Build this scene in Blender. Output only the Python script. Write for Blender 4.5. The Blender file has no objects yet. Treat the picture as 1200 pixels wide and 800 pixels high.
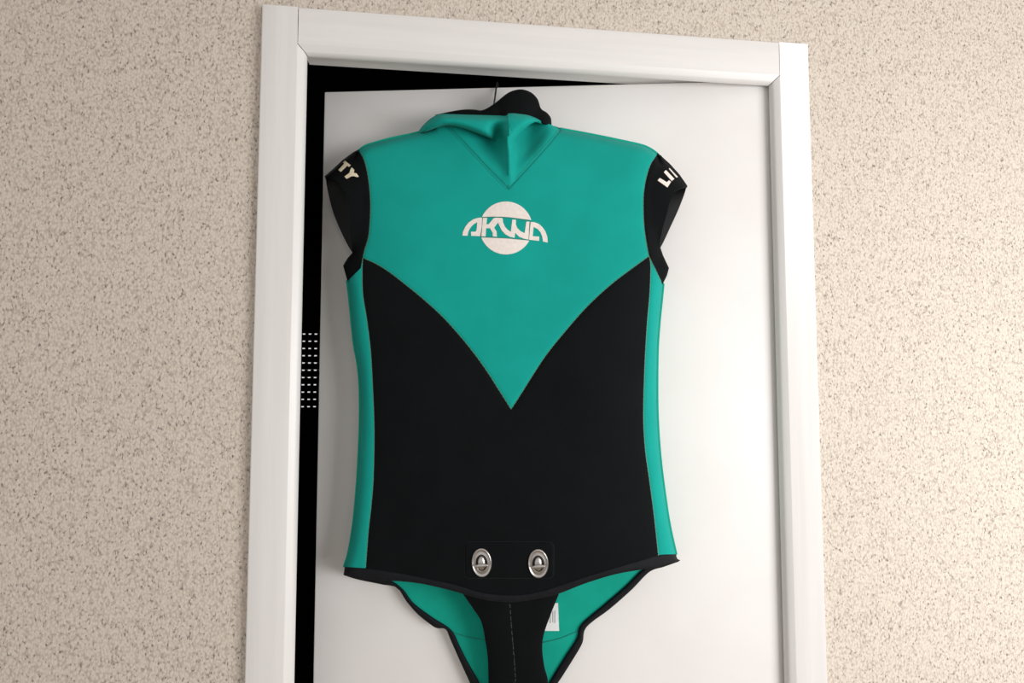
import bpy, math, random
import numpy as np
from mathutils import Vector
from mathutils.geometry import delaunay_2d_cdt

# ------------------------------------------------------------------ camera, world, light
scene = bpy.context.scene
COL = scene.collection
CAMZ = 1.45
F = 615.0
YAW = math.atan(F / 5550.0)
PITCH = math.atan(F / 11700.0)
cd = bpy.data.cameras.new('camera')
cam = bpy.data.objects.new('camera', cd)
COL.objects.link(cam)
cam.location = (0, 0, CAMZ)
cam.rotation_euler = (math.pi / 2 + PITCH, 0, -YAW)
cd.sensor_fit = 'HORIZONTAL'
cd.sensor_width = 36
cd.lens = F / 1200 * 36
cd.clip_start = 0.02
scene.camera = cam

w = bpy.data.worlds.new('daylight')
scene.world = w
w.use_nodes = True
bg = w.node_tree.nodes['Background']
bg.inputs[0].default_value = (1.0, 0.985, 0.97, 1)
bg.inputs[1].default_value = 0.345

ld = bpy.data.lights.new('window_daylight', 'AREA')
ld.shape = 'RECTANGLE'
ld.size = 1.0
ld.size_y = 0.9
ld.energy = 20
ld.color = (1.0, 0.99, 0.985)
win = bpy.data.objects.new('window_daylight', ld)
COL.objects.link(win)
win.location = (1.55, -0.60, 1.27)
win.rotation_euler = (math.pi / 2, 0, math.radians(45))

vs = scene.view_settings
vs.view_transform = 'Standard'
vs.look = 'None'
vs.exposure = 1.0
vs.gamma = 1.0
vs.use_curve_mapping = False

# ------------------------------------------------------------------ materials
def new_mat(name):
    m = bpy.data.materials.new(name)
    m.use_nodes = True
    nt = m.node_tree
    return m, nt, nt.nodes['Principled BSDF']

def lin(r, g, b):
    f = lambda c: (c / 255 / 12.92) if c / 255 <= .04045 else ((c / 255 + .055) / 1.055) ** 2.4
    return (f(r), f(g), f(b), 1)

def noisy(name, c1, c2, scale=40, rough=.6, bump=.0, bscale=None, stretch=(1, 1, 1), metallic=0, spec=.5, sheen=0, bdist=.001):
    m, nt, p = new_mat(name)
    tc = nt.nodes.new('ShaderNodeTexCoord')
    mp = nt.nodes.new('ShaderNodeMapping')
    mp.inputs['Scale'].default_value = stretch
    n = nt.nodes.new('ShaderNodeTexNoise')
    n.inputs['Scale'].default_value = scale
    n.inputs['Detail'].default_value = 5
    r = nt.nodes.new('ShaderNodeValToRGB')
    r.color_ramp.elements[0].position = .35
    r.color_ramp.elements[1].position = .65
    r.color_ramp.elements[0].color = c1
    r.color_ramp.elements[1].color = c2
    L = nt.links.new
    L(tc.outputs['Object'], mp.inputs[0]); L(mp.outputs[0], n.inputs['Vector'])
    L(n.outputs['Fac'], r.inputs[0]); L(r.outputs[0], p.inputs['Base Color'])
    p.inputs['Roughness'].default_value = rough
    p.inputs['Metallic'].default_value = metallic
    p.inputs['Specular IOR Level'].default_value = spec
    if sheen:
        p.inputs['Sheen Weight'].default_value = sheen
        p.inputs['Sheen Roughness'].default_value = .5
    if bump:
        n2 = nt.nodes.new('ShaderNodeTexNoise')
        n2.inputs['Scale'].default_value = bscale or scale
        n2.inputs['Detail'].default_value = 3
        L(mp.outputs[0], n2.inputs['Vector'])
        b = nt.nodes.new('ShaderNodeBump')
        b.inputs['Strength'].default_value = bump
        b.inputs['Distance'].default_value = bdist
        L(n2.outputs['Fac'], b.inputs['Height']); L(b.outputs[0], p.inputs['Normal'])
    return m

M = {}
M['paint'] = noisy('white_gloss_paint', (.70, .68, .665, 1), (.735, .715, .70, 1), 60, .42, .25, 90, (1, 1, .05))
M['paint_h'] = noisy('white_gloss_paint_head', (.70, .68, .665, 1), (.735, .715, .70, 1), 60, .42, .25, 90, (.05, 1, 1))
M['door'] = noisy('white_door_paint', (.76, .735, .72, 1), (.78, .76, .745, 1), 9, .45, .08, 220, (1, 1, 1))
M['dark'] = noisy('unlit_room_shade', (.03, .03, .03, 1), (.04, .04, .04, 1), 5, .9)  # near-black base colour paints in the darkness of the unlit room
M['floor'] = noisy('floor_laminate', (.25, .19, .13, 1), (.34, .26, .18, 1), 6, .5, .1, 30, (1, 8, 1))
M['teal'] = noisy('teal_neoprene', (.0022, .298, .250, 1), (.003, .322, .270, 1), 14, .8, .12, 900, spec=.16, sheen=.03, bdist=.0006)
M['teal_lining'] = noisy('teal_lining', (.003, .33, .24, 1), (.004, .36, .265, 1), 30, .85, .12, 900, spec=.2, bdist=.0006)
M['black'] = noisy('black_neoprene', (.0022, .0030, .0036, 1), (.0030, .0039, .0046, 1), 20, .75, .12, 900, spec=.10, bdist=.0006)
M['binding'] = noisy('black_binding', (.0035, .0042, .006, 1), (.006, .007, .009, 1), 90, .7, .3, 500, spec=.2)
M['skin'] = noisy('black_smooth_skin', (.008, .009, .0095, 1), (.011, .012, .013, 1), 25, .55, .1, 60, spec=.3)
M['print'] = noisy('off_white_print', lin(222, 212, 205), lin(231, 222, 214), 180, .6)
M['cream'] = noisy('cream_print', lin(226, 214, 182), lin(236, 226, 200), 180, .6)
M['print_line'] = noisy('grey_print_outline', lin(40, 105, 92), lin(52, 115, 100), 90, .6)
M['thread'] = noisy('pale_thread', lin(88, 122, 88), lin(130, 132, 92), 300, .7)
M['thread_p'] = noisy('light_green_thread', lin(110, 150, 120), lin(150, 175, 140), 300, .7)
M['thread_d'] = noisy('teal_thread', lin(10, 95, 82), lin(15, 110, 95), 300, .7)
M['thread_k'] = noisy('dark_thread', lin(22, 24, 26), lin(34, 36, 38), 300, .7)
M['thread_w'] = noisy('grey_thread', lin(70, 72, 66), lin(110, 112, 100), 300, .7)
M['metal'] = noisy('nickel_metal', (.52, .50, .485, 1), (.62, .60, .58, 1), 60, .3, metallic=1)
M['hole'] = noisy('dark_recess_metal', (.03, .025, .02, 1), (.05, .04, .035, 1), 60, .5, metallic=.5)
M['wire'] = noisy('steel_wire', (.30, .30, .29, 1), (.42, .42, .40, 1), 60, .35, metallic=1)
M['label'] = noisy('white_label_fabric', (.74, .76, .76, 1), (.82, .83, .83, 1), 200, .8)
M['label_ink'] = noisy('grey_label_ink', (.25, .27, .27, 1), (.35, .37, .37, 1), 200, .8)
M['shutter'] = noisy('grey_shutter', (.10, .105, .11, 1), (.13, .135, .14, 1), 15, .6)

def wallpaper():
    m, nt, p = new_mat('grainy_wallpaper')
    L = nt.links.new
    tc = nt.nodes.new('ShaderNodeTexCoord')
    mp = nt.nodes.new('ShaderNodeMapping'); mp.inputs['Scale'].default_value = (1, 1, .62)
    L(tc.outputs['Object'], mp.inputs[0])
    v = nt.nodes.new('ShaderNodeTexVoronoi'); v.inputs['Scale'].default_value = 300
    n = nt.nodes.new('ShaderNodeTexNoise'); n.inputs['Scale'].default_value = 290; n.inputs['Detail'].default_value = 4
    n2 = nt.nodes.new('ShaderNodeTexNoise'); n2.inputs['Scale'].default_value = 120; n2.inputs['Detail'].default_value = 6
    for k in (v, n, n2): L(mp.outputs[0], k.inputs['Vector'])
    r = nt.nodes.new('ShaderNodeValToRGB')
    e = r.color_ramp.elements
    e[0].position = .0; e[0].color = lin(214, 206, 195)
    e[1].position = 1.; e[1].color = lin(170, 158, 146)
    k = e.new(.5); k.color = lin(202, 191, 178)
    L(v.outputs['Distance'], r.inputs[0])
    r2 = nt.nodes.new('ShaderNodeValToRGB')
    e = r2.color_ramp.elements
    e[0].position = .58; e[0].color = (0, 0, 0, 1)
    e[1].position = .74; e[1].color = (1, 1, 1, 1)
    L(n.outputs['Fac'], r2.inputs[0])
    mx = nt.nodes.new('ShaderNodeMix'); mx.data_type = 'RGBA'
    L(r2.outputs[0], mx.inputs['Factor'])
    L(r.outputs[0], mx.inputs['A'])
    mx.inputs['B'].default_value = lin(112, 102, 94)
    L(mx.outputs['Result'], p.inputs['Base Color'])
    ad = nt.nodes.new('ShaderNodeMath'); ad.operation = 'SUBTRACT'
    L(n2.outputs['Fac'], ad.inputs[0]); L(r2.outputs[0], ad.inputs[1])
    b = nt.nodes.new('ShaderNodeBump'); b.inputs['Strength'].default_value = .5; b.inputs['Distance'].default_value = .002
    L(ad.outputs[0], b.inputs['Height']); L(b.outputs[0], p.inputs['Normal'])
    p.inputs['Roughness'].default_value = .85
    return m
M['wall'] = wallpaper()

# ------------------------------------------------------------------ helpers
def link_mesh(name, verts, faces, mat, parent=None, smooth=False):
    me = bpy.data.meshes.new(name)
    me.from_pydata([tuple(map(float, v)) for v in verts], [], [tuple(map(int, f)) for f in faces])
    me.update()
    if smooth:
        me.polygons.foreach_set('use_smooth', [True] * len(me.polygons))
    me.materials.append(mat)
    o = bpy.data.objects.new(name, me)
    COL.objects.link(o)
    if parent is not None:
        o.parent = parent
        o.matrix_parent_inverse = parent.matrix_basis.inverted()
    return o

def tag(o, label=None, cat=None, group=None, kind=None):
    if label: o['label'] = label
    if cat: o['category'] = cat
    if group: o['group'] = group
    if kind: o['kind'] = kind
    return o

def empty(name, loc):
    o = bpy.data.objects.new(name, None)
    COL.objects.link(o)
    o.location = loc
    o.empty_display_size = .05
    return o

BOXF = [(0, 3, 2, 1), (4, 5, 6, 7), (0, 1, 5, 4), (1, 2, 6, 5), (2, 3, 7, 6), (3, 0, 4, 7)]
def boxes(lst):
    V, Fc = [], []
    for (x0, x1, y0, y1, z0, z1) in lst:
        b = len(V)
        V += [(x0, y0, z0), (x1, y0, z0), (x1, y1, z0), (x0, y1, z0), (x0, y0, z1), (x1, y0, z1), (x1, y1, z1), (x0, y1, z1)]
        Fc += [tuple(b + i for i in f) for f in BOXF]
    return V, Fc

def box_obj(name, lst, mat, parent=None):
    V, Fc = boxes(lst)
    return link_mesh(name, V, Fc, mat, parent)

def bevel(o, wd=.003, seg=2):
    md = o.modifiers.new('bevel', 'BEVEL'); md.width = wd; md.segments = seg; md.limit_method = 'ANGLE'
    return o

def sweep(pts, rad, n=10):
    pts = [Vector(p) for p in pts]
    V, Fc = [], []
    up = Vector((0.3, 0.2, 1)).normalized()
    prev = None
    for i, p in enumerate(pts):
        t = (pts[min(i + 1, len(pts) - 1)] - pts[max(i - 1, 0)]).normalized()
        if prev is None:
            a = t.cross(up)
            if a.length < .1: a = t.cross(Vector((1, 0, 0)))
            a.normalize()
        else:
            a = (prev - t * prev.dot(t)).normalized()
        prev = a
        b = t.cross(a)
        r = rad[i] if isinstance(rad, (list, tuple)) else rad
        for k in range(n):
            an = 2 * math.pi * k / n
            V.append(p + (a * math.cos(an) + b * math.sin(an)) * r)
    for i in range(len(pts) - 1):
        for k in range(n):
            Fc.append((i * n + k, i * n + (k + 1) % n, (i + 1) * n + (k + 1) % n, (i + 1) * n + k))
    Fc.append(tuple(range(n - 1, -1, -1)))
    Fc.append(tuple((len(pts) - 1) * n + k for k in range(n)))
    return V, Fc

# ------------------------------------------------------------------ the setting
YF = 0.90                       # front of the casing
YW = 0.916                      # wall face
H = CAMZ + 0.5407               # underside of the frame head
XL = -0.2555                    # left jamb lip
XR = 0.5960                     # right jamb lip
R_IN = 0.0125                   # rounded inner arris
LIP = 0.918; REB = 0.972
ZTOP = CAMZ + 0.6175
XO_L = -0.3282; XO_R = XR + (XL - XO_L)

tag(box_obj('floor', [(-2.2, 3.2, -2.2, 5.4, -.05, 0)], M['floor']), kind='structure')
tag(box_obj('wall_front', [(-2.2, XL - .03, YW, .970, 0, 2.55), (XR + .03, 3.2, YW, .970, 0, 2.55),
                           (XL - .03, XR + .03, YW, .970, H + .03, 2.55)], M['wall']), kind='structure')
# dark room behind the door
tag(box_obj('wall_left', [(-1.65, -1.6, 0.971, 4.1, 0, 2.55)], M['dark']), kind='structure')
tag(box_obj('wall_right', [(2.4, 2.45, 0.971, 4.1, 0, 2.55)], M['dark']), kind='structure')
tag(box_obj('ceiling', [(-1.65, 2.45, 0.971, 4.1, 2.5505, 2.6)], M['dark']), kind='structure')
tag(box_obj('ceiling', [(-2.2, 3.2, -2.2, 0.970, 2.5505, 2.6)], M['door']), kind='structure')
YB = 3.9
WX0, WX1, WZ0, WZ1 = -1.30, -0.30, .95, 2.15
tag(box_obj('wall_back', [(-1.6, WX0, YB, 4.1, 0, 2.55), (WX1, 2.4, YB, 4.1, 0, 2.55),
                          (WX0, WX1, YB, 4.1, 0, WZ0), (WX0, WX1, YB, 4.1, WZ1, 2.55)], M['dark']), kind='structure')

# door frame : left stile, right stile, head (profiles with a rounded inner arris, mitred there)
frame = empty('trim_1', (0.17, YF, 0))
tag(frame, kind='structure', label='white painted wooden door frame around the door')
def arc_profile(n=7):           # (inward offset from flat edge e, depth y) from casing back to rebate
    P = [(-.0590, YW + .02), (-.0590, YF + .002), (-.0578, YF + .0005), (-.0565, YF), (-.03, YF), (0, YF)]
    P += [(.0006, YF + .0003), (.0070, YF + .0052)]
    for k in range(1, n + 1):
        a = math.radians(42 + 48 * k / n)
        P.append((R_IN - .0145 * (1 - math.sin(a)) , YF + .0052 + .0145 * (math.cos(math.radians(42)) - math.cos(a))))
    P += [(R_IN, LIP - .0005), (R_IN - .0005, LIP), (R_IN - .018, LIP), (R_IN - .018, REB), (R_IN - .05, REB)]
    return P
PROF = arc_profile()
def stile(side):
    V, Fc = [], []
    n = len(PROF)
    for zi in range(2):
        for e, y in PROF:
            x = (XL - R_IN + e) if side < 0 else (XR + R_IN - e)
            if zi == 0: z = 0
            else: z = ZTOP if e <= 1e-6 and y < LIP - .0008 else (H + R_IN - e if e > 0 else H + R_IN)
            V.append((x, y, z))
    for i in range(n - 1):
        f = (i, i + 1, n + i + 1, n + i)
        Fc.append(f if side < 0 else f[::-1])
    top = tuple(n + i for i in range(6))
    Fc.append(top)
    o = link_mesh('jamb', V, Fc, M['paint'], frame, smooth=True)
    o.data.set_sharp_from_angle(angle=math.radians(35))
    return o
stile(-1); stile(1)
def head():
    V, Fc = [], []
    n = len(PROF)
    g = .0013
    for s in (-1, 1):
        for e, y in PROF:
            ee = max(e, 0)
            x = XL - R_IN + ee + g if s < 0 else XR + R_IN - ee - g
            z = H + R_IN - e
            if e < -.03: z = ZTOP - (.0590 + e)
            V.append((x, y, z))
    for i in range(n - 1):
        Fc.append((i, n + i, n + i + 1, i + 1))
    o = link_mesh('head_rail', V, Fc, M['paint_h'], frame, smooth=True)
    o.data.set_sharp_from_angle(angle=math.radians(35))
head()

# door leaf, hinged on the right, slightly open into the dark room
ANG = math.atan(.1603)
HX, HY = 0.607, 0.9225
DW = 0.8795
ud = np.array([math.cos(ANG), -math.sin(ANG), 0.])       # to the right along the door
nd = np.array([-math.sin(ANG), -math.cos(ANG), 0.])      # towards the camera
hinge = np.array([HX, HY, 0.])
DTOP = CAMZ + .5557
door = empty('door_1', (HX, HY, 0))
tag(door, kind='structure', label='white painted door standing ajar')
def dpt(s, t, d):                # s from hinge to the left, t height, d out of the face
    return hinge - ud * s + np.array([0, 0, t]) + nd * d
def door_box(name, s0, s1, t0, t1, d0, d1, mat, wd=.0015):
    V = [dpt(s, t, d) for t in (t0, t1) for (s, d) in ((s0, d0), (s1, d0), (s1, d1), (s0, d1))]
    o = link_mesh(name, V, [f[::-1] for f in BOXF], mat, door)
    import bmesh
    b = bmesh.new(); b.from_mesh(o.data); bmesh.ops.recalc_face_normals(b, faces=b.faces); b.to_mesh(o.data); b.free()
    if wd: bevel(o, wd)
    return o
door_box('door_leaf', 0, DW, .008, DTOP, -.04, 0, M['door'])
# window with perforated roller shutter in the room behind
wn = empty('window_1', ((WX0 + WX1) / 2, YB, WZ0))
tag(wn, kind='structure', label='window closed by a perforated roller shutter in the dark room')
fw_ = .02
box_obj('window_frame', [(WX0, WX0 + fw_, YB, YB + .06, WZ0, WZ1), (WX1 - fw_, WX1, YB, YB + .06, WZ0, WZ1),
                         (WX0 + fw_, WX1 - fw_, YB, YB + .06, WZ0, WZ0 + fw_), (WX0 + fw_, WX1 - fw_, YB, YB + .06, WZ1 - fw_, WZ1)], M['dark'], wn)

# ------------------------------------------------------------------ pixel -> scene reconstruction
cp, sp_, cy, sy = math.cos(PITCH), math.sin(PITCH), math.cos(YAW), math.sin(YAW)
fwv = np.array([sy * cp, cy * cp, sp_]); rtv = np.array([cy, -sy, 0.]); upv = np.cross(rtv, fwv)
C0 = np.array([0, 0, CAMZ])
BASE = 0.052                    # mid plane of the suit in front of the door face
def P3(px, py, d):
    px = np.asarray(px, float); py = np.asarray(py, float); d = np.asarray(d, float)
    r = fwv + rtv * ((px - 600) / F)[..., None] - upv * ((py - 400) / F)[..., None]
    num = (d + BASE) - (C0 - hinge) @ nd
    k = num / (r @ nd)
    return C0 + r * k[..., None]
def ray_y(px, py, Y):
    r = fwv + rtv * ((px - 600) / F) - upv * ((py - 400) / F)
    return C0 + r * (Y / r[1])

# roller shutter slats : 41 mm pitch, the slots of eleven of them stand open
p0 = ray_y(372, 391.3, YB + .03); p1 = ray_y(372, 476.3, YB + .03)
pitch = (p0[2] - p1[2]) / 10
pc = (ray_y(372, 440, YB + .03)[0] - ray_y(365, 440, YB + .03)[0])
xs0 = ray_y(377.0, 391.3, YB + .03)[0]
slot_w = pc * .46; slot_h = .0085
zrow0 = p0[2]
def slat_mesh(holes):
    x0, x1 = WX0 + fw_, WX1 - fw_
    L_ = [(x0, x1, 0, .010, -pitch + slot_h / 2 + .0002, -slot_h / 2)]
    if not holes:
        L_.append((x0, x1, .002, .008, -slot_h / 2, slot_h / 2))
    else:
        cx = []
        x = xs0
        while x < x1 - .05: x += pc
        while x > x0 + .04:
            if x < x1 - .04: cx.append(x)
            x -= pc
        cx.sort()
        e = x0
        for c in cx:
            L_.append((e, c - slot_w / 2, .002, .008, -slot_h / 2, slot_h / 2)); e = c + slot_w / 2
        L_.append((e, x1, .002, .008, -slot_h / 2, slot_h / 2))
    V, Fc = boxes(L_)
    return V, Fc
me_open = me_shut = None
for i in range(-40, 60):
    z = zrow0 - i * pitch
    if z > WZ1 - fw_ - slot_h or z - pitch < WZ0 + fw_: continue
    op = 0 <= i <= 10
    me = me_open if op else me_shut
    if me is None:
        o = link_mesh('shutter_slat', *slat_mesh(op), M['shutter'], wn)
        if op: me_open = o.data
        else: me_shut = o.data
    else:
        o = bpy.data.objects.new('shutter_slat', me); COL.objects.link(o); o.parent = wn
        o.matrix_parent_inverse = wn.matrix_basis.inverted()
    o.location = (0, YB + .03, z)
    zlast = z - pitch; ztopmax = z if i == -40 else None
zz = zrow0
while zz + pitch <= WZ1 - fw_ - slot_h: zz += pitch
box_obj('shutter_box', [(WX0 + fw_, WX1 - fw_, YB + .025, YB + .05, zz + slot_h / 2, WZ1 - fw_)], M['shutter'], wn)
zb = zrow0
while zb - 2 * pitch >= WZ0 + fw_: zb -= pitch
box_obj('shutter_bottom_bar', [(WX0 + fw_, WX1 - fw_, YB + .028, YB + .042, WZ0 + fw_, zb - pitch + slot_h / 2)], M['shutter'], wn)

# ------------------------------------------------------------------ 2-D curve helpers (photo outlines)
def cr(pts, seg=3.0):
    """Catmull-Rom through points, resampled at about seg px"""
    p = np.array(pts, float)
    q = np.vstack([2 * p[0] - p[1], p, 2 * p[-1] - p[-2]])
    out = []
    for i in range(1, len(q) - 2):
        a, b, c, d = q[i - 1], q[i], q[i + 1], q[i + 2]
        n = max(1, int(np.ceil(np.linalg.norm(c - b) / seg)))
        for k in range(n):
            t = k / n
            out.append(.5 * ((2 * b) + (-a + c) * t + (2 * a - 5 * b + 4 * c - d) * t * t + (-a + 3 * b - 3 * c + d) * t ** 3))
    out.append(q[-2])
    return np.array(out)
def ln(pts, seg=3.0):
    p = np.array(pts, float); out = []
    for b, c in zip(p[:-1], p[1:]):
        n = max(1, int(np.ceil(np.linalg.norm(c - b) / seg)))
        for k in range(n): out.append(b + (c - b) * k / n)
    out.append(p[-1])
    return np.array(out)
def join(*cs):
    out = []
    for c in cs:
        for p in c:
            if not out or np.hypot(*(p - out[-1])) > .35: out.append(np.array(p, float))
    if np.hypot(*(out[0] - out[-1])) < .35: out.pop()
    return np.array(out)
def pdist(P, line, closed=False):
    P = np.atleast_2d(P)
    A = np.asarray(line, float)
    B = np.roll(A, -1, 0) if closed else A[1:]
    if not closed: A = A[:-1]
    best = np.full(len(P), 1e9)
    for i in range(0, len(P), 4000):
        p = P[i:i + 4000, None, :]
        ab = B - A
        t = np.clip(((p - A) * ab).sum(-1) / np.maximum((ab * ab).sum(-1), 1e-9), 0, 1)
        best[i:i + 4000] = np.sqrt((((A + ab * t[..., None]) - p) ** 2).sum(-1)).min(1)
    return best
def inside(P, poly):
    x, y = P[:, 0], P[:, 1]
    c = np.zeros(len(P), bool)
    j = len(poly) - 1
    for i in range(len(poly)):
        xi, yi = poly[i]; xj, yj = poly[j]
        if yi != yj:
            c ^= ((yi > y) != (yj > y)) & (x < (xj - xi) * (y - yi) / (yj - yi) + xi)
        j = i
    return c
def rnd(x):                      # quarter-round rise 0..1
    x = np.clip(x, 0, 1)
    return np.sqrt(1 - (1 - x) ** 2)

def panel(name, poly, dfun, mat, parent, step=5.0, thick=.0035, rings=None, smooth=True, flip=False):
    poly = np.asarray(poly, float)
    n = len(poly)
    ar = .5 * np.sum(poly[:, 0] * np.roll(poly[:, 1], -1) - np.roll(poly[:, 0], -1) * poly[:, 1])
    x0, y0 = poly.min(0); x1, y1 = poly.max(0)
    gx, gy = np.meshgrid(np.arange(x0, x1, step), np.arange(y0, y1, step * .87))
    gx = gx + (np.arange(gx.shape[0]) % 2)[:, None] * step / 2
    G = np.c_[gx.ravel(), gy.ravel()]
    G = G[inside(G, poly)]
    dm = pdist(G, poly, True) if len(G) else np.zeros(0)
    rm = max(rings) if rings else 0
    G = G[dm > max(step * .45, rm + step * .4)]
    extra = [G]
    if rings:
        tn = np.roll(poly, -1, 0) - np.roll(poly, 1, 0)
        nn = np.c_[-tn[:, 1], tn[:, 0]]
        nn /= np.maximum(np.linalg.norm(nn, axis=1), 1e-9)[:, None]
        if ar < 0: nn = -nn
        for r in rings:
            Q = poly + nn * r
            ok = inside(Q, poly)
            Q = Q[ok]
            if len(Q): Q = Q[pdist(Q, poly, True) > r * .9]
            extra.append(Q)
    allp = np.vstack([poly] + extra)
    vv, ee, ff, *_ = delaunay_2d_cdt([Vector(p) for p in allp], [], [list(range(n))], 1, 1e-4)
    P = np.array([(v.x, v.y) for v in vv])
    tris = []
    for f in ff:
        a, b, c = f[:3]
        s = (P[b, 0] - P[a, 0]) * (P[c, 1] - P[a, 1]) - (P[c, 0] - P[a, 0]) * (P[b, 1] - P[a, 1])
        if abs(s) < 1e-9: continue
        tris.append((a, b, c) if s < 0 else (a, c, b))       # y down: faces the camera
    T = np.array(tris)
    X = P3(P[:, 0], P[:, 1], dfun(P))
    fn = np.cross(X[T[:, 1]] - X[T[:, 0]], X[T[:, 2]] - X[T[:, 0]])
    if (fn @ nd).sum() < 0:
        T = T[:, ::-1]; fn = -fn
    vn = np.zeros_like(X)
    for k in range(3): np.add.at(vn, T[:, k], fn)
    vn /= np.maximum(np.linalg.norm(vn, axis=1), 1e-12)[:, None]
    nv = len(X)
    XB = X - vn * thick
    V = [X, XB]; Fc = [tuple(t) for t in T] + [tuple(nv + t[::-1]) for t in T]
    # rim with its own vertices
    ed = {}
    for t in T:
        for a, b in ((t[0], t[1]), (t[1], t[2]), (t[2], t[0])):
            ed[(a, b)] = 1
    bd = [e for e in ed if (e[1], e[0]) not in ed]
    rim = sorted({i for e in bd for i in e}); idx = {v: k for k, v in enumerate(rim)}
    o1 = 2 * nv; o2 = o1 + len(rim)
    V += [X[rim], XB[rim]]
    for a, b in bd:
        Fc.append((o1 + idx[b], o1 + idx[a], o2 + idx[a], o2 + idx[b]))
    return link_mesh(name, np.vstack(V), Fc, mat, parent, smooth=smooth)

# ------------------------------------------------------------------ outlines of the wetsuit
armL = cr([(421, 177), (427.3, 189), (431.8, 210.5), (434, 236), (433.6, 256.6), (431.8, 277), (427.6, 291.5), (425, 302)])
armR = cr([(770, 181), (762.5, 192.6), (757.5, 208), (754.6, 225), (754, 238.7), (754.6, 261), (757, 281), (760.5, 300)])
vL = cr([(425, 302), (440, 308.7), (456, 318.6), (474, 332.4), (495, 349.5), (515, 367.5), (532.5, 386), (552.5, 410), (570, 434), (585, 457.5), (599, 479.5)])
vR = cr([(599, 479.5), (610, 462.5), (622.5, 442.5), (640, 416), (660, 391), (682.5, 365), (700, 347.5), (720, 330), (740, 315), (760.5, 300)])
shR = cr([(656, 151.5), (691, 158), (723, 164.5), (750, 170.5), (761, 174.8), (770, 181)])
shL = cr([(421, 177), (427, 172.5), (435, 169.3), (458, 163), (489, 156.3), (500, 151.5), (510, 147), (521, 144.5)])
gusL = ln([(521, 144.5), (545, 169), (575, 201), (595, 221)])
gusR = ln([(595, 221), (620, 194), (645, 166), (656, 151.5)])
silL = cr([(407.5, 329), (410.2, 350), (415.3, 400), (420.5, 430), (422.5, 460), (422.5, 500), (420.3, 550), (417.3, 590), (414, 620), (409, 648), (404, 664)])
silR = cr([(776.5, 333), (774.3, 355), (771.8, 380), (769.7, 415), (769.6, 480), (773, 535), (780, 590), (785, 620), (791.5, 649)])
seamL = cr([(425, 302), (424.5, 320), (425.3, 345), (430, 375), (434.2, 410), (436.6, 450), (438.5, 500), (437.8, 555), (435.3, 590), (431.5, 625), (428.5, 665.5)])
seamR = cr([(760.5, 300), (762.5, 312), (761.3, 345), (758.3, 380), (755.5, 430), (754, 485), (756, 525), (761, 562), (766, 600), (771.5, 650)])
hemTop = cr([(404, 664), (428.5, 665.5), (470, 671.5), (530, 684), (565, 694), (600, 697), (635, 692), (690, 674), (740, 659), (771.5, 650), (791.5, 649)])
hemBot = cr([(402.5, 673.5), (420, 677), (449, 680), (470, 681), (495, 684), (530, 692), (565, 702), (600, 705.5), (635, 700.5), (656, 695), (687, 683), (722, 672.5), (754, 667), (773, 664.5), (795, 657)])

SIL = np.vstack([ln([(489, 156.3), (494, 149), (505, 138), (515, 133.5), (545, 128), (575, 100), (640, 100), (650, 145), (656, 151.5)]), shR,
                 ln([(770, 181), (777, 195), (780, 215), (780, 300), (776.5, 333)]), silR, ln([(791.5, 649), (797, 665), (800, 1000)]),
                 ln([(398, 1000), (402, 675), (404, 664)]), silL[::-1], ln([(407.5, 329), (410, 300), (411, 215), (413, 190), (421, 177)]), shL[:-6]])
SEAMS = [armL, armR, vL, vR, seamL, seamR, gusL, gusR]
DM = .050
def torso_d(P):
    P = np.atleast_2d(P)
    fd = pdist(P, SIL, True)
    # inside the waist the shell is a little flatter, the chest fuller
    d = DM * (.50 * rnd(fd / 9.0) + .50 * rnd(fd / 95.0)) * (.94 + .06 * np.cos((P[:, 1] - 300) / 160.0))
    k = np.clip(fd / 60, 0, 1)
    d += k * (.0016 * np.sin(P[:, 0] / 47.0 + P[:, 1] / 90.0) + .0014 * np.sin(P[:, 1] / 38.0 - P[:, 0] / 75.0))
    d += k * .0035 * np.exp(-((P[:, 0] - 595) / 30.0) ** 2) * np.exp(-((P[:, 1] - 240) / 90.0) ** 2)
    for s in SEAMS:
        d -= .0011 * np.exp(-(pdist(P, s) / 1.8) ** 2)
    return d

suit_c = P3(600, 700, 0)
suit = empty('wetsuit', tuple(P3(600, 860, -.02)))
tag(suit, 'sleeveless teal and black hooded neoprene wetsuit top hanging on the door', 'wetsuit')
RG = (.35, 1.0, 2.0, 3.6, 6.0)

panel('chest_yoke', join(armL, vL, vR, armR[::-1], shR[::-1], gusR[::-1], gusL[::-1], shL[::-1]), torso_d, M['teal'], suit, 5, rings=RG)
panel('front_panel', join(vL, vR, seamR, hemTop[::-1][4:] if False else cr([(771.5, 650), (740, 659), (690, 674), (635, 692), (600, 697), (565, 694), (530, 684), (470, 671.5), (428.5, 665.5)]), seamL[::-1]), torso_d, M['black'], suit, 6, rings=(1.0, 2.4))
uL = ln([(425, 302), (422.8, 314), (407.5, 329)])
uR = ln([(760.5, 300), (767, 313), (776.5, 333)])
panel('side_panel', join(uL, silL, ln([(404, 664), (428.5, 665.5)]), seamL[::-1]), torso_d, M['teal'], suit, 4, rings=RG)
panel('side_panel', join(uR, silR, ln([(791.5, 649), (771.5, 650)]), seamR[::-1]), torso_d, M['teal'], suit, 4, rings=RG)
hemPoly = join(hemTop, hemBot[::-1])
def hem_d(P):
    Q = P.copy(); Q[:, 1] = np.minimum(Q[:, 1], 664)
    return torso_d(P) + .0022 * rnd(pdist(P, hemPoly, True) / 3.5) - .0006
panel('hem_binding', hemPoly, hem_d, M['binding'], suit, 3, thick=.005, rings=(.7, 1.6, 2.8))

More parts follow.
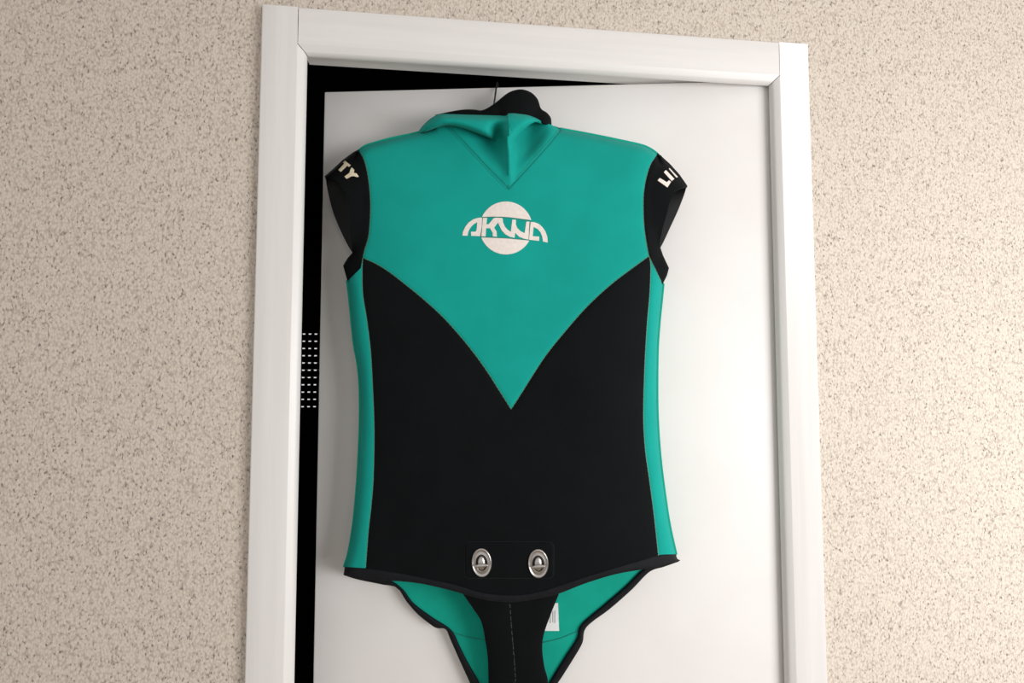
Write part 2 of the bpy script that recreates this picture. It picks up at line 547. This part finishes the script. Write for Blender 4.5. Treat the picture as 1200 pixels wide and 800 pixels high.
# back of the suit with the tail, lining towards us
tailL_out = cr([(403.5, 674), (420, 679), (447, 684.5), (465, 688.5), (476, 704), (487, 717), (498.5, 727), (511, 735.5), (522, 737), (528, 749.5), (537, 770), (547.5, 793), (556, 812), (566, 835), (574, 860)])
tailL_in = cr([(407, 668), (430, 672), (456, 679), (472, 690), (484.5, 706), (505.5, 722), (525, 734.5), (532.5, 743), (539, 757), (547.5, 774), (561.5, 799), (568, 815), (578, 838), (584, 860)])
tailR_out = cr([(795, 658), (778, 664), (761, 670), (740, 691), (715, 713), (687.5, 734.5), (682.5, 753), (673, 770), (659.5, 791.5), (652, 803), (640, 825), (632, 842), (626, 860)])
tailR_in = cr([(790, 654), (772, 660), (754, 666.5), (733, 686.5), (708, 708), (681, 731.5), (675.5, 748), (662, 769), (644.5, 798), (636, 814), (624, 838), (617, 860)])
SIL_BACK = np.vstack([ln([(489, 156.3), (515, 142), (600, 138), (646, 146), (656, 151.5)]), shR, armR, uR, silR,
                      tailR_out, tailL_out[::-1], silL[::-1], uL[::-1], armL[::-1], shL[:-6]])
def back_d(P):
    top = np.vstack([silL, silL[::-1]])
    e = np.minimum(pdist(P, SIL), 60)
    return -.034 * rnd(e / 40.0) + .0012 * np.sin(P[:, 0] / 18.0 + P[:, 1] / 30.0)
backPoly = join(shL, ln([(521, 144.5), (560, 141), (600, 139), (640, 145), (656, 151.5)]), shR, armR, uR, silR, ln([(791.5, 649), (790, 654)]), tailR_in, ln([(617, 860), (584, 860)]), tailL_in[::-1], ln([(407, 668), (404, 664)]), silL[::-1], uL[::-1], armL[::-1])
panel('back_panel', backPoly, back_d, M['teal_lining'], suit, 7, rings=(1.0, 3.0))
for a, b in ((tailL_out, tailL_in), (tailR_out, tailR_in)):
    bp = join(a, b[::-1])
    panel('leg_binding', bp, lambda P, bp=bp: back_d(P) + .0045 * rnd(pdist(P, bp, True) / 4.5) + .001, M['binding'], suit, 3, thick=.006, rings=(.7, 1.7, 3.0))
# crotch strap between front hem and tail
stL = cr([(528, 672), (540, 692), (554.5, 713), (564, 728.5), (568.5, 749.5), (571.5, 770.5), (572.5, 800), (574, 825), (582, 856)])
stR = cr([(664, 672), (654.5, 697), (646, 718), (637.5, 742.5), (635.5, 760), (638, 781), (642, 800), (634, 828), (620, 856)])
stC = cr([(596, 690), (597.5, 707.5), (599.5, 735.5), (602, 765), (604, 800), (602, 856)])
strapPoly = join(stL, ln([(582, 856), (620, 856)]), stR[::-1], ln([(664, 672), (528, 672)]))
def strap_d(P):
    y = P[:, 1]
    base = .026 - .034 * np.clip((y - 680) / 130, 0, 1)
    return base + .008 * rnd(pdist(P, strapPoly, True) / 22.0) - .0018 * np.exp(-(pdist(P, stC) / 1.6) ** 2)
panel('crotch_strap', strapPoly, strap_d, M['black'], suit, 4, rings=(.8, 1.8, 3.2))

# ------------------------------------------------------------------ armhole cuffs
def smooth01(x):
    x = np.clip(x, 0, 1); return x * x * (3 - 2 * x)
topL = ln([(421, 177), (415, 180), (402.6, 189), (392.5, 198.6), (381.7, 208)])
rimL = cr([(381.7, 208), (388, 209.5), (397, 214.5), (404, 224), (408, 238), (410, 254), (410.5, 274), (413, 296)])
lowL = ln([(413, 296), (407, 302.7), (402, 311), (407, 329)])
cuffL = join(topL, rimL, lowL, ln([(407, 329), (422.8, 314), (425, 302)]), armL[::-1])
backRimL = cr([(381.7, 208), (383.5, 220.7), (390, 247.6), (399, 270), (408, 288), (413, 296)])
cuffLb = join(topL, backRimL, ln([(413, 296), (426, 300)]), armL[::-1][3:])
topR = ln([(770, 181), (784, 193.7), (795, 206), (804, 219)])
rimR = cr([(804, 219), (799.5, 219.8), (791, 225), (785, 236), (781.5, 250), (777, 266), (773, 284), (774, 290)])
lowR = ln([(774, 290), (777, 299), (784, 314), (781.6, 323), (776.5, 333)])
cuffR = join(topR, rimR, lowR, ln([(776.5, 333), (767, 313), (760.5, 300)]), armR[::-1])
backRimR = cr([(804, 219), (802.5, 226), (795, 245.5), (787, 263), (778, 282.5), (774, 290)])
cuffRb = join(topR, backRimR, ln([(774, 290), (760, 299)]), armR[::-1][3:])
def cuff_front(top, arm, low):
    edge = np.vstack([top, low])
    def f(P):
        e = pdist(P, top)
        el = pdist(P, low)
        own = .040 * rnd(e / 34.0) * (.25 + .75 * rnd(el / 40.0))
        t = smooth01(pdist(P, arm) / 16.0)
        return torso_d(P) * (1 - t) + own * t - .0006 * np.exp(-(pdist(P, arm) / 2) ** 2)
    return f
def cuff_back(top, arm):
    def f(P):
        e = pdist(P, top)
        return -.030 * rnd(e / 34.0)
    return f
fL = cuff_front(topL, armL, lowL); fR = cuff_front(topR, armR, lowR)
for fr, bk, ff_, bb in ((cuffL, cuffLb, fL, cuff_back(topL, armL)), (cuffR, cuffRb, fR, cuff_back(topR, armR))):
    c = panel('armhole_cuff', fr, ff_, M['black'], suit, 3, thick=.004, rings=(.5, 1.3, 2.6))
    panel('cuff_lining', bk, bb, M['skin'], suit, 4, thick=.003, rings=(.6, 1.6))
# printed letters on the cuffs
def px20(pts, ox, oy, s): return [(ox + x / s, oy + y / s) for x, y in pts]
def decal(name, pts, f, mat, parent, step=2.0, lift=.0006, seg=1.0):
    return panel(name, join(ln(list(pts) + [pts[0]], seg)), lambda P: f(P) + lift, mat, parent, step, thick=.0005, smooth=True)
LT = [(480, 160), (618, 268), (572, 308), (535, 278), (388, 424), (330, 380), (468, 232), (437, 208)]
LY = [(645, 318), (702, 378), (690, 450), (755, 458), (808, 535), (770, 547), (685, 522), (625, 530), (522, 587), (472, 535), (590, 450), (608, 380)]
RL = [(265, 568), (430, 668), (480, 622), (528, 660), (445, 788), (216, 625)]
RI = [(410, 382), (607, 590), (545, 638), (360, 430)]
RB = [(492, 333), (690, 545), (655, 560), (478, 352)]
for nm, pts, ox, f in (('letter_t', LT, 380, fL), ('letter_y', LY, 380, fL), ('letter_l', RL, 760, fR), ('letter_i', RI, 760, fR), ('letter_stroke', RB, 760, fR)):
    decal(nm, px20(pts, ox, 180, 20), f, M['cream'] if ox == 380 else M['print'], suit, 1.5, seg=.8)

# ------------------------------------------------------------------ hood
lin_top = cr([(510, 134.5), (526, 131), (542, 128.4), (555, 128.2), (564, 129.2), (572, 126), (581, 120), (592, 111), (600, 106.5), (611, 104.6), (622, 108), (630, 116), (634, 127), (641, 132), (645.5, 138), (646.5, 146)], 2)
lin_bot = cr([(646.5, 146), (639, 144.8), (630, 141.5), (619, 138.5), (600, 139), (560, 139), (530, 137.5), (510, 134.5)], 2)
linPoly = join(lin_top, lin_bot)
def lin_d(P):
    e = pdist(P, lin_top)
    d = .004 + .034 * rnd(e / 26.0)
    d -= .006 * np.exp(-((P[:, 0] - 588 + (P[:, 1] - 110) * .15) / 5.0) ** 2) * smooth01(e / 8)
    d += .008 * np.exp(-((P[:, 0] - 640) / 7.0) ** 2)
    return d
panel('hood_lining', linPoly, lin_d, M['black'], suit, 3, rings=(.5, 1.2, 2.4))
creaseL = cr([(489, 157), (500, 154), (511, 150), (520, 147.3), (530, 147.3), (543, 150.3), (555, 154.5), (574, 162), (586, 169.5)], 2)
creaseR = cr([(601, 172), (604, 163), (610, 155), (618, 148), (626, 143.5), (633, 142), (640, 144.5), (645, 146.5)], 2)
ctr = cr([(594.5, 132.5), (593, 146), (593.5, 170), (594.5, 200), (595, 221)], 2)
# lower sheet (gusset) : concave beside the centre ridge
gTop = ln([(656, 151.5), (647, 146.5), (639, 143.8), (630, 139.8), (619, 136.5), (594, 136), (550, 138), (521, 144.5)])
gusPoly = join(gusL, gusR, gTop)
def gus_d(P):
    base = torso_d(P)
    e = np.minimum(pdist(P, gusL), pdist(P, gusR))
    x, y = P[:, 0], P[:, 1]
    k = smooth01((203 - y) / 48.0)
    vl = smooth01(e / 14) * k
    d = base - .026 * vl * np.where(x < 594, np.exp(-((x - 578) / 20.0) ** 2), np.exp(-((x - 617) / 20.0) ** 2))
    d += .018 * np.exp(-((x - 597) / 5.0) ** 2) * smooth01((222 - y) / 45)
    d -= .0012 * np.exp(-(pdist(P, ctr) / 1.1) ** 2)
    return d
panel('hood_gusset', gusPoly, gus_d, M['teal'], suit, 2.6, rings=(.8, 1.8))
flTop = cr([(489, 157), (492, 151.5), (497, 145.5), (505, 138.5), (515, 133.8), (530, 133.8), (543.7, 134.2), (566, 134.8), (590, 135.2), (595, 133)], 2)
flPoly = join(flTop, cr([(595, 133), (597, 145), (596.5, 158), (595, 172)], 2), ln([(595, 172), (586, 169.5)], 2), creaseL[::-1])
def fl_d(P):
    x, y = P[:, 0], P[:, 1]
    e = np.minimum(pdist(P, flTop), pdist(P, creaseL))
    ec = pdist(P, creaseL); et = pdist(P, flTop)
    d = .030 + .014 * rnd(et / 14.0) + .030 * rnd(ec / 7.0) * smooth01(et / 6)
    d = d - .030 * (1 - smooth01((x - 486) / 40.0))
    pit = np.exp(-((x - 584) / 9.0) ** 2) * smooth01((y - 138) / 22)
    d = d - .036 * pit
    d += .014 * np.exp(-((x - 596.5) / 4.0) ** 2) * smooth01((y - 133) / 10)
    t = smooth01((x - 576) / 9) * smooth01((y - 154) / 14)
    d = d * (1 - t) + (gus_d(P) + .0008) * t
    d -= .0012 * np.exp(-(pdist(P, ctr) / 1.1) ** 2) * (1 - t)
    return d
panel('hood_fold', flPoly, fl_d, M['teal'], suit, 2.6, rings=(.5, 1.2, 2.4))
frTop = cr([(595, 133), (601, 132.6), (608, 133.3), (619, 135), (630, 139), (639, 143), (645, 146.5)], 2)
frPoly = join(frTop, creaseR[::-1], ln([(601, 172), (598, 190), (596, 205), (594, 190), (594.5, 165), (595, 133)], 2))
def fr_d(P):
    x, y = P[:, 0], P[:, 1]
    e = np.minimum(pdist(P, frTop), pdist(P, creaseR) + 2)
    d = .046 + .028 * rnd(e / 12.0)
    d -= .030 * smooth01((x - 612) / 34.0)
    d -= .016 * smooth01((y - 160) / 45.0)
    t = smooth01((y - 158) / 30)
    d = d * (1 - t) + (gus_d(P) + .0008) * t
    d -= .0012 * np.exp(-(pdist(P, ctr) / 1.1) ** 2) * (1 - t)
    return d
panel('hood_fold', frPoly, fr_d, M['teal'], suit, 2.6, rings=(.5, 1.2, 2.4))

# ------------------------------------------------------------------ logo on the chest
lg = lambda pts: [(538 + x / 10.91, 232 + y / 10.91) for x, y in pts]
def arc(cx, cy_, r, a0, a1, n):
    return [(cx + r * math.cos(a0 + (a1 - a0) * k / n), cy_ + r * math.sin(a0 + (a1 - a0) * k / n)) for k in range(n + 1)]
ccx, ccy, cr_ = 600, 382, 338
up_ = [p for p in arc(ccx, ccy, cr_, math.radians(180 + 24.5), math.radians(360 - 17.5), 40)]
up_ += [(780, 262), (640, 244), (540, 238), (420, 236)]
lo_ = [p for p in arc(ccx, ccy, cr_, math.radians(28.5), math.radians(180 - 21), 40)]
lo_ += [(420, 508), (600, 516), (780, 532)]
decal('logo_disc', lg(up_), torso_d, M['print'], suit, 3)
decal('logo_disc', lg(lo_), torso_d, M['print'], suit, 3)
A1 = [(42, 480), (50, 430), (80, 365), (125, 310), (180, 272), (240, 253), (295, 250), (290, 360), (270, 486), (155, 482), (152, 430), (212, 430), (225, 400), (232, 308), (190, 330), (150, 370), (120, 420), (108, 480)]
KW = [(305, 252), (357, 252), (350, 335), (378, 335), (440, 258), (470, 250), (555, 255), (562, 310), (585, 365), (620, 405), (662, 430), (680, 275), (728, 278), (725, 335), (745, 385), (790, 425), (838, 448), (860, 300), (900, 300), (888, 530), (825, 518), (770, 495), (735, 462), (716, 440), (710, 508), (650, 495), (590, 462), (545, 412), (515, 355), (500, 312), (480, 335), (448, 378), (478, 425), (484, 492), (430, 490), (430, 445), (395, 385), (345, 385), (338, 490), (285, 488)]
A2 = [(915, 305), (965, 308), (1020, 330), (1065, 370), (1103, 425), (1128, 495), (1133, 568), (1072, 555), (1063, 490), (1040, 435), (1005, 395), (952, 370), (942, 488), (1025, 492), (1022, 547), (893, 532)]
for p in (A1, KW, A2):
    decal('logo_letter', lg(p), torso_d, M['print'], suit, 2)
def strip(pts, wd):
    p = np.array(pts, float); t = np.gradient(p, axis=0); n_ = np.c_[-t[:, 1], t[:, 0]]; n_ /= np.linalg.norm(n_, axis=1)[:, None]
    return [tuple(q) for q in (p + n_ * wd / 2)] + [tuple(q) for q in (p - n_ * wd / 2)[::-1]]
for q in ([(300, 244), (420, 243), (540, 245), (640, 251), (780, 270), (908, 292)], [(273, 496), (420, 501), (600, 511), (780, 527), (895, 541)], [(300, 246), (290, 370), (276, 495)], [(906, 292), (898, 420), (891, 540)]):
    decal('logo_outline', lg(strip(q, 7)), torso_d, M['print_line'], suit, 2, lift=.0004)

# ------------------------------------------------------------------ stitching
def stitches(name, line, f, mat, off=0., gap=2.4, ln_=1.5, wd=.5, lift=.0008, zig=.5):
    line = np.asarray(line, float)
    seg = np.linalg.norm(np.diff(line, axis=0), axis=1); cum = np.r_[0, np.cumsum(seg)]
    s = np.arange(gap / 2, cum[-1], gap)
    pts = np.c_[np.interp(s, cum, line[:, 0]), np.interp(s, cum, line[:, 1])]
    tn = np.gradient(pts, axis=0); tn /= np.linalg.norm(tn, axis=1)[:, None]
    nn = np.c_[-tn[:, 1], tn[:, 0]]
    pts = pts + nn * off
    V, Fc = [], []
    Q = []
    for i in range(len(pts)):
        z = zig * (1 if i % 2 else -1)
        a = tn[i] * math.cos(z) + nn[i] * math.sin(z); b = np.array([-a[1], a[0]])
        for u, v in ((-1, -1), (1, -1), (1, 1), (-1, 1)):
            Q.append(pts[i] + a * u * ln_ / 2 + b * v * wd / 2)
    Q = np.array(Q); d = f(Q)
    top = P3(Q[:, 0], Q[:, 1], d + lift); bot = P3(Q[:, 0], Q[:, 1], d - .0006)
    for i in range(len(pts)):
        b = len(V)
        V += list(bot[4 * i:4 * i + 4]) + list(top[4 * i:4 * i + 4])
        Fc += [tuple(b + k for k in f_) for f_ in BOXF]
    o = link_mesh(name, V, Fc, mat, suit)
    o['kind'] = 'stuff'
    return o
for l in (vL, vR):
    stitches('seam_stitching', l, torso_d, M['thread'])
stitches('seam_stitching', seamL, torso_d, M['thread_p'], gap=2.8, wd=.55)
stitches('seam_stitching', seamR, torso_d, M['thread_p'], gap=2.8, wd=.55)
stitches('seam_stitching', armL[2:], torso_d, M['thread'])
stitches('seam_stitching', armR[2:], torso_d, M['thread'])
stitches('seam_stitching', uR, torso_d, M['thread'])
for l in (gusL, gusR):
    stitches('seam_stitching', l, torso_d, M['thread_d'], off=1.4, wd=.5)
    stitches('seam_stitching', l, torso_d, M['thread_d'], off=-1.4, wd=.5)
stitches('seam_stitching', stC[6:], lambda P: strap_d(P), M['thread_w'], wd=.6)
sgl = cr([(531, 741), (548, 746), (575, 751)]); sgr = cr([(632, 753.5), (655, 748), (679, 738.5)])
stitches('seam_stitching', sgl, back_d, M['thread_d'], wd=.8, gap=2)
stitches('seam_stitching', sgr, back_d, M['thread_d'], wd=.8, gap=2)

# ------------------------------------------------------------------ fastener patch and the two turn-lock fasteners
pr = []
for (cx, cy_, a0) in ((643, 641, -90), (643, 671, 0), (551, 671, 90), (551, 641, 180)):
    pr += arc(cx, cy_, 6, math.radians(a0), math.radians(a0 + 90), 5)
patchPoly = join(ln(pr + [pr[0]], 2.5))
def patch_d(P): return torso_d(P) + .0004 + .0016 * rnd(pdist(P, patchPoly, True) / 2.5)
panel('fastener_patch', patchPoly, patch_d, M['black'], suit, 4, thick=.002, rings=(.5, 1.2, 2.2))
stitches('seam_stitching', np.array(ln(pr + [pr[0]], 2.5)), lambda P: torso_d(P) - .0006, M['thread_k'], off=0, wd=.8)

def local_frame(px, py, d):
    o = P3(px, py, d)
    e = 4.0
    a = P3(px + e, py, torso_d(np.array([[px + e, py]]))[0]); b = P3(px - e, py, torso_d(np.array([[px - e, py]]))[0])
    X = (a - b) / np.linalg.norm(a - b)
    a = P3(px, py - e, torso_d(np.array([[px, py - e]]))[0]); b = P3(px, py + e, torso_d(np.array([[px, py + e]]))[0])
    Y = (a - b); Y -= X * (Y @ X); Y /= np.linalg.norm(Y)
    return o, X, Y, np.cross(X, Y)
def lathe_oval(name, o, X, Y, Z, rx, ry, prof, mat, parent, n=48, cx=0, cyy=0, cap=True):
    V, Fc = [], []
    for fr_, h in prof:
        for k in range(n):
            a = 2 * math.pi * k / n
            V.append(o + X * (cx + rx * fr_ * math.cos(a)) + Y * (cyy + ry * fr_ * math.sin(a)) + Z * h)
    for i in range(len(prof) - 1):
        for k in range(n):
            Fc.append((i * n + k, i * n + (k + 1) % n, (i + 1) * n + (k + 1) % n, (i + 1) * n + k))
    if cap: Fc.append(tuple((len(prof) - 1) * n + k for k in range(n)))
    ob = link_mesh(name, V, Fc, mat, parent, smooth=True)
    ob.data.set_sharp_from_angle(angle=math.radians(40))
    return ob
MM = .00141
for (fx, fy) in ((564.6, 658.8), (630.8, 659.8)):
    d0 = torso_d(np.array([[fx, fy]]))[0] + .0018
    o, X, Y, Z = local_frame(fx, fy, d0)
    rx, ry = 12.3 * MM, 17.3 * MM
    fe = lathe_oval('turn_lock_fastener', o, X, Y, Z, rx, ry,
                    [(1.0, -.001), (1.0, .0012), (.975, .0024), (.93, .0030), (.88, .0028), (.83, .0020), (.79, .0019), (.66, .0022), (.59, .0025), (.555, .0018), (.55, 0)], M['metal'], suit, cap=False)
    fe['label'] = 'oval nickel turn-lock fastener'
    lathe_oval('recess', o, X, Y, Z, rx, ry, [(.62, .0004), (.05, .0004)], M['hole'], fe)
    lathe_oval('post', o, X, Y, Z, rx * .36, ry * .47, [(1, .0002), (1, .0030), (.94, .0042), (.8, .0052), (.55, .0060), (.25, .0064), (.03, .0065)], M['metal'], fe, 28)
    # wing across the post: broad, slightly tilted lozenge bar
    V, Fc = [], []
    n = 14; m_ = 10
    for i in range(n + 1):
        t = -1 + 2 * i / n
        wd = ry * (.13 * (1 - abs(t) ** 2.2) + .025); hh = .0022 * (1 - .55 * abs(t)) + .0006
        c = o + X * (t * rx * .66) + Y * (-ry * .13 - .05 * ry * t * 0 + rx * .05 * t) + Z * .0062
        for k in range(m_):
            a = 2 * math.pi * k / m_
            V.append(c + Y * wd * math.cos(a) + Z * hh * math.sin(a))
    for i in range(n):
        for k in range(m_):
            Fc.append((i * m_ + k, (i + 1) * m_ + k, (i + 1) * m_ + (k + 1) % m_, i * m_ + (k + 1) % m_))
    Fc.append(tuple(range(m_))); Fc.append(tuple(n * m_ + k for k in range(m_ - 1, -1, -1)))
    link_mesh('twist_bar', V, Fc, M['metal'], fe, smooth=True)

# care label on the lining, half behind the strap
def lab_d(P): return back_d(P) + .004 + .002 * np.sin(P[:, 1] / 9.0)
lb = panel('care_label', ln([(634, 706), (654, 706.5), (655.2, 739), (634, 739), (634, 706)], 2)[:-1], lab_d, M['label'], suit, 3, thick=.0006)
lb['label'] = 'small white care label'
for q in ([(647.5, 716), (648.3, 716), (648.3, 729), (647.5, 729)], [(649.8, 715), (650.6, 715), (650.6, 730), (649.8, 730)], [(644.5, 720), (645.3, 720), (645.3, 730), (644.5, 730)]):
    decal('label_print', q, lab_d, M['label_ink'], lb, 1.5, lift=.0004)

# ------------------------------------------------------------------ wire hanger, hook laid over the top of the door
hg = empty('coat_hanger', tuple(P3(579, 128, .0)))
tag(hg, 'thin steel wire coat hanger hooked over the door top above the hood', 'hanger')
def dface(px, py, dd):           # point seen at px,py, dd in front of the door face
    return P3(px, py, dd - BASE)
pA = P3(585, 175, .004); pB = dface(579, 122, .030); pC = dface(581.5, 104, .006)
s_t = float((hinge - pC) @ ud); zt = DTOP
hook = [pA, P3(580, 150, .0), pB, dface(580.2, 113, .014), np.array(dpt(s_t, zt - .004, .0055)), np.array(dpt(s_t - .0015, zt + .006, .0045)),
        np.array(dpt(s_t - .002, zt + .0100, .001)), np.array(dpt(s_t - .002, zt + .0115, -.008)), np.array(dpt(s_t - .002, zt + .0095, -.022)), np.array(dpt(s_t - .002, zt + .005, -.036)),
        np.array(dpt(s_t - .002, zt + .001, -.0435)), np.array(dpt(s_t - .002, zt - .03, -.0440)), np.array(dpt(s_t - .001, zt - .045, -.046))]
V, Fc = sweep(hook, .0018, 10)
link_mesh('hook', V, Fc, M['wire'], hg, smooth=True)
aL = P3(440, 186, .006); aR = P3(752, 188, .006); neck = pA
V, Fc = sweep([aL, P3(500, 178, .006), neck, P3(670, 177, .006), aR], .005, 10)
link_mesh('shoulder_bar', V, Fc, M['wire'], hg, smooth=True)
